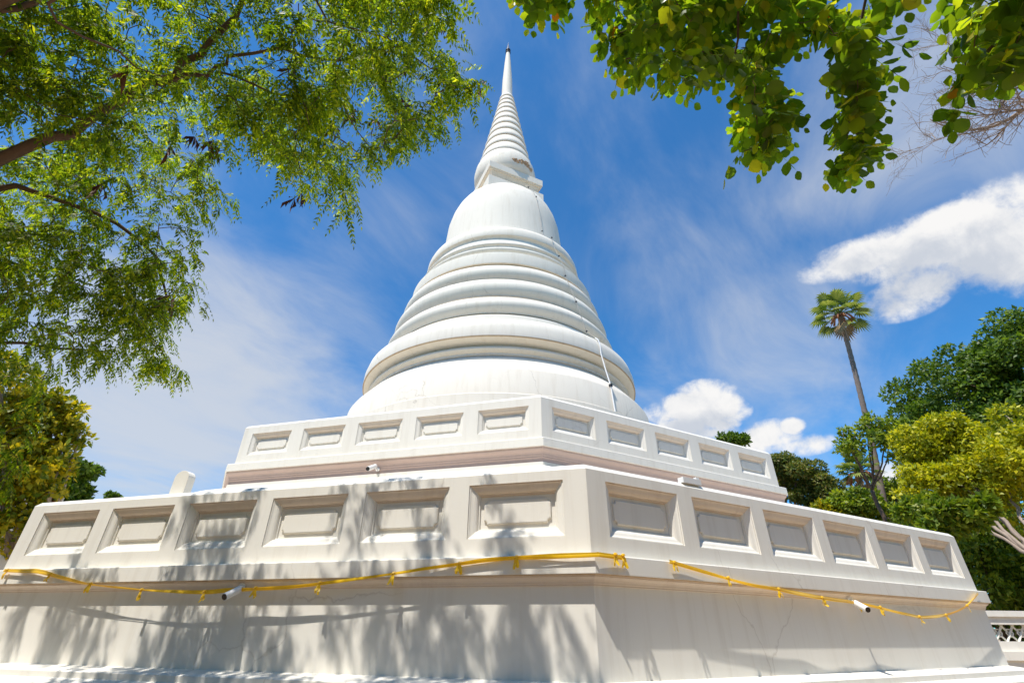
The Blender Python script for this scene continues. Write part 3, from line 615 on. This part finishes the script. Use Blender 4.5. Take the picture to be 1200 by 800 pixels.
# small leafy spray touching the right edge
# ---- background trees
def puff_leaves(centres, radii, n, size, aspect=.55):
    radii = np.asarray(radii); w = radii ** 2; w = w / w.sum(); idx = rng.choice(len(centres), n, p=w); c = np.asarray(centres)[idx]; r = radii[idx][:, None]
    d = unit(rng.normal(0, 1, (n, 3)) + np.array([0, 0, .35])); rr = rng.uniform(.55, 1.05, (n, 1)) ** .6
    B = c + d * r * rr * np.array([1, 1, .72]); D = unit(rng.normal(0, 1, (n, 3)) * .8 + d * .5 + np.array([0, 0, -.15])); S = unit(np.cross(D, rng.normal(0, .55, (n, 3)) + d + np.array([0, 0, .5])))
    L = rng.uniform(.7, 1.35, n) * size; return kites(B, D, S, L, L * aspect * rng.uniform(.8, 1.2, n))
def crown_tree(name, blobs, base_px, n, size, lm, label, cat='tree', bark=BARK, sub=14, subr=.42, trunk_r=.3, group=None, limbs=None, show=1.0, aspect=.55):
    """blobs: (px, py, radius in px, horizontal distance)"""
    big = []; 
    for u, v, r, hd in blobs:
        c = at(u, v, hd); R = r * np.linalg.norm(c - [0, 0, EYE]) / F * .93; big.append((c, R))
    b = at(base_px[0], 760, base_px[1]); base = np.array([b[0], b[1], 0.0]); root = empty(name, tuple(base), label, cat, group)
    C, Rr = [], []
    for c, R in big:
        for _ in range(sub):
            d = unit(rng.normal(0, 1, 3) + np.array([0, 0, .3])); C.append(c + d * R * rng.uniform(.45, .9) * np.array([1, 1, .85])); Rr.append(R * subr * rng.uniform(.6, 1.25))
    mesh_obj('crown', [puff_leaves(C, Rr, n, size, aspect)], lm, root, base)
    sk = Skeleton(); top = np.mean([c for c, _ in big], 0); low = min(c[2] - R for c, R in big)
    fk_ = np.array([base[0] * .8 + top[0] * .2, base[1] * .8 + top[1] * .2, max(1.2, low * .9)])
    sk.limb([base, (base + fk_) / 2 + rng.normal(0, .1, 3), fk_], trunk_r, trunk_r * .75, 10)
    for c, R in big: sk.limb([fk_, (fk_ + c) / 2 + np.array([0, 0, -.1 * R]), c + [0, 0, R * .3]], trunk_r * .42, min(.035, trunk_r * .15))
    idx = rng.permutation(len(C))[:int(50 * show)]
    for i in idx: sk.reach(C[i], .02)
    sk.mb.build('trunk', bark, root, smooth=True, root=base); return root
crown_tree('rain_tree', [(1130, 470, 62, 42), (1195, 430, 60, 42), (1240, 440, 80, 43), (1085, 500, 36, 41), (1170, 500, 60, 42), (1230, 540, 80, 42)], (1190, 42), 70000, .27, LEAF_DK, 'huge dark green domed tree rising at the right edge behind the yellow-green one', trunk_r=.6, sub=46, subr=.20)
crown_tree('yellow_green_tree', [(1098, 522, 34, 24), (1110, 532, 42, 24), (1160, 530, 50, 24), (1210, 560, 60, 24), (1095, 572, 34, 23.5), (1078, 548, 24, 24), (1130, 575, 34, 23)], (1290, 21), 42000, .15, LEAF_YG, 'bright yellow-green tree with pale forked limbs at the right edge', bark=BARK_P, trunk_r=.16, sub=34, subr=.24, show=.8)
crown_tree('dark_bushy_tree', [(1120, 645, 52, 29), (1180, 640, 60, 29), (1160, 690, 50, 28), (1215, 690, 50, 28), (1100, 610, 34, 29)], (1180, 29), 30000, .2, LEAF_MG, 'shaded dark tree behind the right end of the lower terrace', sub=22, subr=.34)
crown_tree('lime_shrub_tree', [(1105, 612, 20, 20), (1120, 602, 16, 20), (1150, 600, 14, 20), (1080, 600, 18, 22)], (1110, 21), 7000, .2, LEAF_MG, 'lime green leafy branches low between the palm trunk and right parapet end', trunk_r=.1, sub=12, subr=.4)
crown_tree('wispy_tree', [(990, 515, 18, 30), (1018, 512, 20, 30), (1042, 505, 18, 30), (1000, 528, 16, 30), (1045, 528, 14, 30), (1022, 492, 10, 30)], (1085, 31), 1900, .22, LEAF_MG, 'thin light green tree with open airy twigs in front of the tall palm trunk', trunk_r=.12, sub=9, subr=.36)
crown_tree('olive_tree', [(935, 560, 30, 38), (960, 580, 28, 38), (918, 545, 20, 38), (975, 600, 24, 38), (905, 570, 24, 38)], (945, 38), 24000, .19, LEAF_OL, 'rounded olive green tree just right of the upper terrace end', sub=20, subr=.36)
crown_tree('mid_green_tree', [(1008, 590, 20, 34), (988, 592, 16, 34), (1028, 604, 20, 34), (1058, 585, 24, 48), (1040, 608, 26, 48)], (1015, 44), 14000, .22, LEAF_MG, 'mid green tree low behind the right parapet at the foot of the tall palm', sub=18, subr=.36)
crown_tree('dark_treetop', [(862, 516, 12, 52), (850, 514, 9, 52), (874, 517, 9, 52)], (862, 52), 3500, .3, LEAF_DK, 'dark round treetop peeping over the upper parapet', sub=12, subr=.4)
crown_tree('golden_bush', [(965, 598, 12, 34), (985, 603, 12, 34), (1003, 609, 10, 34)], (985, 34), 3000, .2, LEAF_GD, 'yellow flowering bush top just above the right parapet', 'bush', sub=10, trunk_r=.08)
crown_tree('golden_tree', [(40, 500, 26, 21), (78, 492, 18, 21), (92, 512, 14, 21), (60, 478, 18, 21), (15, 545, 34, 21), (60, 545, 24, 21), (38, 580, 20, 21), (14, 622, 26, 21), (-15, 600, 34, 21), (90, 520, 10, 21), (-10, 470, 50, 21), (-20, 540, 50, 21)], (20, 21.5), 11500, .20, LEAF_GD, 'golden yellow tree with flat leaf tiers at the left edge', bark=BARK_P, sub=14, subr=.30, trunk_r=.2)
crown_tree('green_tree', [(82, 560, 20, 26), (50, 575, 26, 26), (92, 578, 12, 26), (60, 600, 22, 26), (45, 640, 20, 26)], (40, 26), 16000, .2, LEAF_DK, 'dense green tree behind the left end of the lower terrace', sub=16, subr=.36, trunk_r=.22)
crown_tree('far_treetop', [(130, 581, 5, 60), (140, 583, 4, 60)], (133, 60), 500, .3, LEAF_DK, 'tiny dark treetop showing over the left parapet', sub=6, trunk_r=.15)
# unseen belt of trees, added behind and beside the viewer to block blue skylight
pc_, pr_ = [], []
for i in range(26):
    a = math.radians(80 + 205 * i / 25 + rng.uniform(-3, 3)); d = rng.uniform(17, 22)
    for _ in range(16): pc_.append(np.array([math.sin(a) * d, math.cos(a) * d, 0]) + np.array([rng.normal(0, 1.6), rng.normal(0, 1.6), rng.uniform(1.0, 12.5)])); pr_.append(rng.uniform(1.2, 2.1))
bo = mesh_obj('skylight_blocker_trees', [puff_leaves(pc_, pr_, 60000, .62, .7)], LEAF_MG, None, (0, 0, 0)); tag(bo, 'unseen belt of trees added to block blue skylight', 'trees', kind='stuff')
# ---- fan palms
def fan_palm(base, top, crown_r, label, n_leaf=26, tr=(.36, .22), group='fan palms behind the chedi'):
    base, top = np.asarray(base, float), np.asarray(top, float); root = empty('fan_palm', tuple(base), label, 'palm tree', group)
    mb = MB(); ps = [base + (top - base) * t + np.array([0, 0, 0]) + np.array([.5 * math.sin(t * PI), 0, 0]) for t in np.linspace(0, 1, 90)]
    mb.tube(ps, [tr[0] * (1 - t) + tr[1] * t + (.022 if i % 2 else 0) for i, t in enumerate(np.linspace(0, 1, 90))], 12); mb.build('trunk', BARK_G, root, smooth=True, root=base)
    for i in range(n_leaf):
        az = i * 2.399963; el = math.radians(80 - 125 * (i + .5) / n_leaf + random.uniform(-9, 9)) ; d = np.array([math.cos(az) * math.cos(el), math.sin(az) * math.cos(el), math.sin(el)])
        if i >= n_leaf - 2: d = unit(np.array([math.cos(az) * .4, math.sin(az) * .4, -.9]))
        pl = crown_r * (.50 + .16 * random.random()); side = unit(np.cross(d, [0, 0, 1.0])); upv = np.cross(side, d); c = top + d * pl
        mb = MB(); mb.tube([top, top + d * pl * .5 + np.array([0, 0, .05 * crown_r]), c], [.05, .04, .03], 5)
        R = crown_r * random.uniform(.36, .48); ns = 20; hub = c - d * .05
        for s in range(ns):
            a = math.radians(-125 + 250 * s / (ns - 1)); L = R * (1 - .25 * abs(a) / 2.2) * random.uniform(.9, 1.08)
            e = d * math.cos(a) + side * math.sin(a); e = unit(e + upv * -.12); w = np.cross(e, upv); w = unit(w) * L * .07
            tip = hub + e * L + np.array([0, 0, -.22 * L]); m_ = hub + e * L * .62 
            mb.add([hub, m_ + w, tip, m_ - w, m_ + upv * L * .03], [(0, 1, 4), (1, 2, 4), (2, 3, 4), (3, 0, 4)])
        mb.build('fan_leaf' if i < n_leaf - 2 else 'dead_leaf', LEAF_PALM if i < n_leaf - 2 else DEAD, root, root=base)
    mb = MB()
    for i in range(10):
        a = i * .63; d = np.array([math.cos(a), math.sin(a), -.25]); mb.tube([top - [0, 0, .2], top + d * .5, top + d * .8 + np.array([0, 0, -.5])], [.07, .06, .09], 6)
    mb.build('flower_stalks', simple('palm_stalk', (.28, .12, .06), .8), root, smooth=True, root=base)
    return root
b = at(1052, 740, 44); tp = at(984, 368, 43.0); fan_palm((b[0], b[1], 0), tp, 2.55, 'very tall leaning fan palm with a small crown against the sky', tr=(.24, .15))
b = at(1012, 740, 36); tp = at(1006, 552, 36); fan_palm((b[0], b[1], 0), tp, 1.45, 'short fan palm half hidden by trees beside the tall palm trunk', n_leaf=26, tr=(.13, .11))
# ------------------------------------------------------------------ boundary balustrade at the right
bw0 = at(1150, 740, 19.5); bw1 = at(1420, 745, 24); bw0[2] = bw1[2] = 0
dv = unit(bw1 - bw0); nv = np.array([dv[1], -dv[0], 0]); Lw = np.linalg.norm(bw1 - bw0); rz = math.atan2(dv[1], dv[0])
root = empty('balustrade', tuple(bw0), 'low white boundary wall with a pierced lattice band beyond the right terrace end', 'wall')
def wb(name, z0, z1, thk, mat=WHITE, x0=0, x1=None):
    x1 = Lw if x1 is None else x1; mb = MB(); c = bw0 + dv * (x0 + x1) / 2; mb.box((c[0], c[1], (z0 + z1) / 2), x1 - x0, thk, z1 - z0, rz); return mb.build(name, mat, root, root=bw0)
wb('footing', 0, .35, .5); wb('wall', .35, 1.0, .3); wb('ledge', 1.0, 1.2, .42); wb('bottom_rail', 1.2, 1.42, .24); wb('top_rail', 1.80, 1.98, .26); wb('coping', 1.98, 2.12, .36)
mb = MB(); x = 0.0
while x < Lw - .3:
    c = bw0 + dv * (x + .15)
    for sg in (-1, 1):
        a = c - dv * .17 * sg + np.array([0, 0, 1.41]); b = c + dv * .17 * sg + np.array([0, 0, 1.81]); mb.tube([a + nv * .02 * sg, b + nv * .02 * sg], .028, 4)
    mb.tube([c + dv * .09 + [0, 0, 1.61], c + dv * .045 + [0, 0, 1.69], c - dv * .045 + [0, 0, 1.69], c - dv * .09 + [0, 0, 1.61], c - dv * .045 + [0, 0, 1.53], c + dv * .045 + [0, 0, 1.53], c + dv * .09 + [0, 0, 1.61]], .02, 4)
    x += .3
mb.build('lattice', WHITE, root, root=bw0)
# ------------------------------------------------------------------ temple hall at the left
hb = at(-226, 720, 32); hb[2] = 0; root = empty('temple_hall', tuple(hb), 'red-roofed temple hall with white gable trim glimpsed through the left trees', 'temple hall')
rz = math.radians(60)
mb = MB(); mb.box((0, 0, 2.2), 8, 14, 4.4, rz); mb.build('wall', WHITE, root)
def R2(x, y, z): return (x * math.cos(rz) - y * math.sin(rz), x * math.sin(rz) + y * math.cos(rz), z)
def slope(mb, x0, z0, x1, z1, y0, y1, th):
    V = [R2(x0, y0, z0), R2(x1, y0, z1), R2(x1, y1, z1), R2(x0, y1, z0)]; V += [(a, b, c - th) for a, b, c in V]
    mb.add(V, [(0, 1, 2, 3), (7, 6, 5, 4), (0, 4, 5, 1), (1, 5, 6, 2), (2, 6, 7, 3), (3, 7, 4, 0)])
mb = MB()
for s in (-1, 1): slope(mb, s * .02, 8.6, s * 3.0, 5.6, -7.6, 7.6, .16); slope(mb, s * 2.9, 5.3, s * 5.0, 4.0, -8, 8, .16)
mb.build('roof', ROOF, root)
for s in (-1, 1):
    for y in (-7.7, 7.6):
        mb = MB(); slope(mb, s * .0, 8.8, s * 3.1, 5.7, y, y + .22, .34); mb.build('gable_trim', WHITE, root)
        mb = MB(); slope(mb, s * 2.95, 5.5, s * 5.1, 4.15, y * 1.04, y * 1.04 + .22, .3); mb.build('gable_trim', WHITE, root)
mb = MB(); mb.add([R2(-3.2, -7.2, 4.4), R2(3.2, -7.2, 4.4), R2(0, -7.2, 8.4), R2(-3.2, -7.3, 4.4), R2(3.2, -7.3, 4.4), R2(0, -7.3, 8.4)], [(0, 2, 1), (3, 4, 5), (0, 1, 4, 3), (1, 2, 5, 4), (2, 0, 3, 5)]); mb.build('gable', WHITE, root)
# ------------------------------------------------------------------ sky
SUN = np.array([-.2652, -.3308, .9057]); SUN /= np.linalg.norm(SUN)
SEL = math.asin(SUN[2]); SAZ = math.atan2(SUN[0], SUN[1])
w = bpy.data.worlds.new('World'); sc.world = w; w.use_nodes = True; nt = w.node_tree; nt.nodes.clear()
out = nt.nodes.new('ShaderNodeOutputWorld'); bg = nt.nodes.new('ShaderNodeBackground'); bg.inputs[1].default_value = .15
sky = nt.nodes.new('ShaderNodeTexSky'); sky.sky_type = 'NISHITA'; sky.sun_disc = False; sky.sun_elevation = SEL; sky.sun_rotation = SAZ % (2 * PI)
sky.air_density = 1.0; sky.dust_density = .1; sky.ozone_density = 4.0
def M(op, a, b=None, c=None, clamp=False):
    n = nt.nodes.new('ShaderNodeMath'); n.operation = op; n.use_clamp = clamp
    for i, v in enumerate((a, b, c)):
        if v is None: continue
        if isinstance(v, (int, float)): n.inputs[i].default_value = v
        else: nt.links.new(v, n.inputs[i])
    return n.outputs[0]
tc = nt.nodes.new('ShaderNodeTexCoord'); D = tc.outputs['Generated']; sep = nt.nodes.new('ShaderNodeSeparateXYZ'); nt.links.new(D, sep.inputs[0]); dx, dy, dz = sep.outputs
az = M('ARCTAN2', dx, dy); el = M('ARCSINE', dz)
def comb(x, y, z=0.0):
    n = nt.nodes.new('ShaderNodeCombineXYZ')
    for i, v in enumerate((x, y, z)):
        if isinstance(v, (int, float)): n.inputs[i].default_value = v
        else: nt.links.new(v, n.inputs[i])
    return n.outputs[0]
def ae(u, v): d = ray(u, v); d = d / np.linalg.norm(d); return math.atan2(d[0], d[1]), math.asin(d[2])
def blob(u, v, ru, rv):      # soft elliptical field, 1 at the middle, 0 at the rim
    a0, e0 = ae(u, v); ce = math.cos(e0)
    k = .5 * (1 + ((u - 600) ** 2 + (v - 400) ** 2) / F ** 2) ** .5
    s = 1 / (F * (1 + ((u - 600) ** 2 + (v - 400) ** 2) / F ** 2) ** .75)
    x = M('MULTIPLY', M('SUBTRACT', az, a0), ce / (ru * s)); y = M('MULTIPLY', M('SUBTRACT', el, e0), 1 / (rv * s))
    r2 = M('ADD', M('MULTIPLY', x, x), M('MULTIPLY', y, y)); return M('SUBTRACT', 1.0, r2, clamp=True)
def total(items):
    r = items[0]
    for i in items[1:]: r = M('ADD', r, i)
    return r
def smooth(x, a, b):
    n = nt.nodes.new('ShaderNodeMapRange'); n.interpolation_type = 'SMOOTHSTEP'; nt.links.new(x, n.inputs[0]); n.inputs[1].default_value = a; n.inputs[2].default_value = b; return n.outputs[0]
# high cirrus on a flat layer overhead
pz = M('ADD', M('MAXIMUM', dz, 0.0), .18); X = M('DIVIDE', dx, pz); Y = M('DIVIDE', dy, pz)
ca, sa = math.cos(.95), math.sin(.95)
XR = M('ADD', M('MULTIPLY', X, ca), M('MULTIPLY', Y, sa)); YR = M('SUBTRACT', M('MULTIPLY', Y, ca), M('MULTIPLY', X, sa))
n1 = noise(nt, comb(M('MULTIPLY', XR, 1.0), M('MULTIPLY', YR, 1.9), 3.1), 1.7, 10, .60, .5)
n2 = noise(nt, comb(M('MULTIPLY', X, 1.0), M('MULTIPLY', Y, 1.0), 7.7), 1.1, 5, .5, .3)
cover = total([M('MULTIPLY', blob(140, 500, 520, 330), .36), M('MULTIPLY', blob(230, 420, 200, 160), .2), M('MULTIPLY', blob(800, 330, 260, 170), .14), M('MULTIPLY', blob(1080, 120, 220, 190), .30), M('MULTIPLY', blob(460, 290, 120, 90), .14), M('MULTIPLY', blob(1000, 420, 320, 160), .12), M('MULTIPLY', blob(470, 300, 260, 160), .07), M('MULTIPLY', blob(700, 200, 200, 160), .04)])
cir = smooth(M('ADD', M('ADD', M('MULTIPLY', n1, .75), M('MULTIPLY', n2, .35)), cover), .50, 1.14)
cir = M('MULTIPLY', M('MULTIPLY', cir, .86), smooth(dy, -.25, .15))
# heaped cumulus
nf = noise(nt, comb(az, el, 1.3), 13.0, 12, .6, .35); nf2 = noise(nt, comb(az, el, 5.3), 40.0, 8, .65, .1)
def heap(blobs, amp=2.0):
    T_ = total([blob(*b_) for b_ in blobs])
    return M('ADD', T_, M('MULTIPLY', smooth(T_, 0.0, .3), M('ADD', M('MULTIPLY', M('SUBTRACT', nf, .5), amp), M('MULTIPLY', M('SUBTRACT', nf2, .5), amp * .5))))
h1 = heap([(1150, 255, 100, 48), (1060, 290, 95, 42), (990, 305, 62, 26), (1215, 300, 90, 60), (1060, 350, 60, 32), (1120, 300, 90, 50)])
h2 = heap([(825, 468, 48, 28), (795, 485, 48, 26), (850, 482, 34, 22), (810, 508, 60, 20)])
h3 = heap([(905, 505, 40, 18), (945, 520, 40, 17), (885, 520, 30, 20), (1045, 560, 30, 30), (930, 498, 16, 12)])
cum = M('MAXIMUM', smooth(h1, .05, 1.1), M('MAXIMUM', smooth(h2, .1, .95), smooth(h3, .12, 1.1)))
nfu = noise(nt, comb(az, M('ADD', el, .035), 1.3), 13.0, 12, .6, .35)
shade = smooth(M('ADD', M('ADD', blob(1040, 335, 150, 60), M('ADD', blob(815, 505, 80, 26), blob(1180, 320, 120, 50))), M('MULTIPLY', M('SUBTRACT', nfu, nf), 2.6)), -.25, 1.35)
ccol = mixc(nt, shade, (5.5, 5.45, 5.4), (3.5, 3.75, 4.2))
col = mixc(nt, cir, mixc(nt, 1.0, sky.outputs[0], (.34, .84, 1.12), 'MULTIPLY'), (3.85, 4.05, 4.35)); col = mixc(nt, cum, col, ccol)
nt.links.new(col, bg.inputs[0]); nt.links.new(bg.outputs[0], out.inputs[0])
ld = bpy.data.lights.new('sun', 'SUN'); ld.energy = 5.0; ld.angle = math.radians(.53); ld.color = (1, .95, .87)
lo = bpy.data.objects.new('sun', ld); sc.collection.objects.link(lo)
from mathutils import Vector, Matrix
lo.rotation_euler = Vector(-SUN).to_track_quat('-Z', 'Y').to_euler()
# ------------------------------------------------------------------ camera
cam = bpy.data.cameras.new('camera'); cam.sensor_width = 36; cam.lens = F / 1200 * 36; cam.clip_start = .05; cam.clip_end = 3000
co = bpy.data.objects.new('camera', cam); sc.collection.objects.link(co)
c, s = math.cos(ROLL), math.sin(ROLL); r0 = Vector((1, 0, 0)); u0 = Vector((0, -math.sin(TH), math.cos(TH))); f0 = Vector((0, math.cos(TH), math.sin(TH)))
rt_ = r0 * c + u0 * s; up_ = u0 * c - r0 * s
mt = Matrix((( rt_.x, up_.x, -f0.x, 0), (rt_.y, up_.y, -f0.y, 0), (rt_.z, up_.z, -f0.z, EYE), (0, 0, 0, 1))); co.matrix_world = mt
sc.camera = co
sc.view_settings.view_transform = 'Standard'; sc.view_settings.look = 'None'; sc.view_settings.gamma = 1; sc.view_settings.exposure = 0.2
sc.render.engine = 'CYCLES'
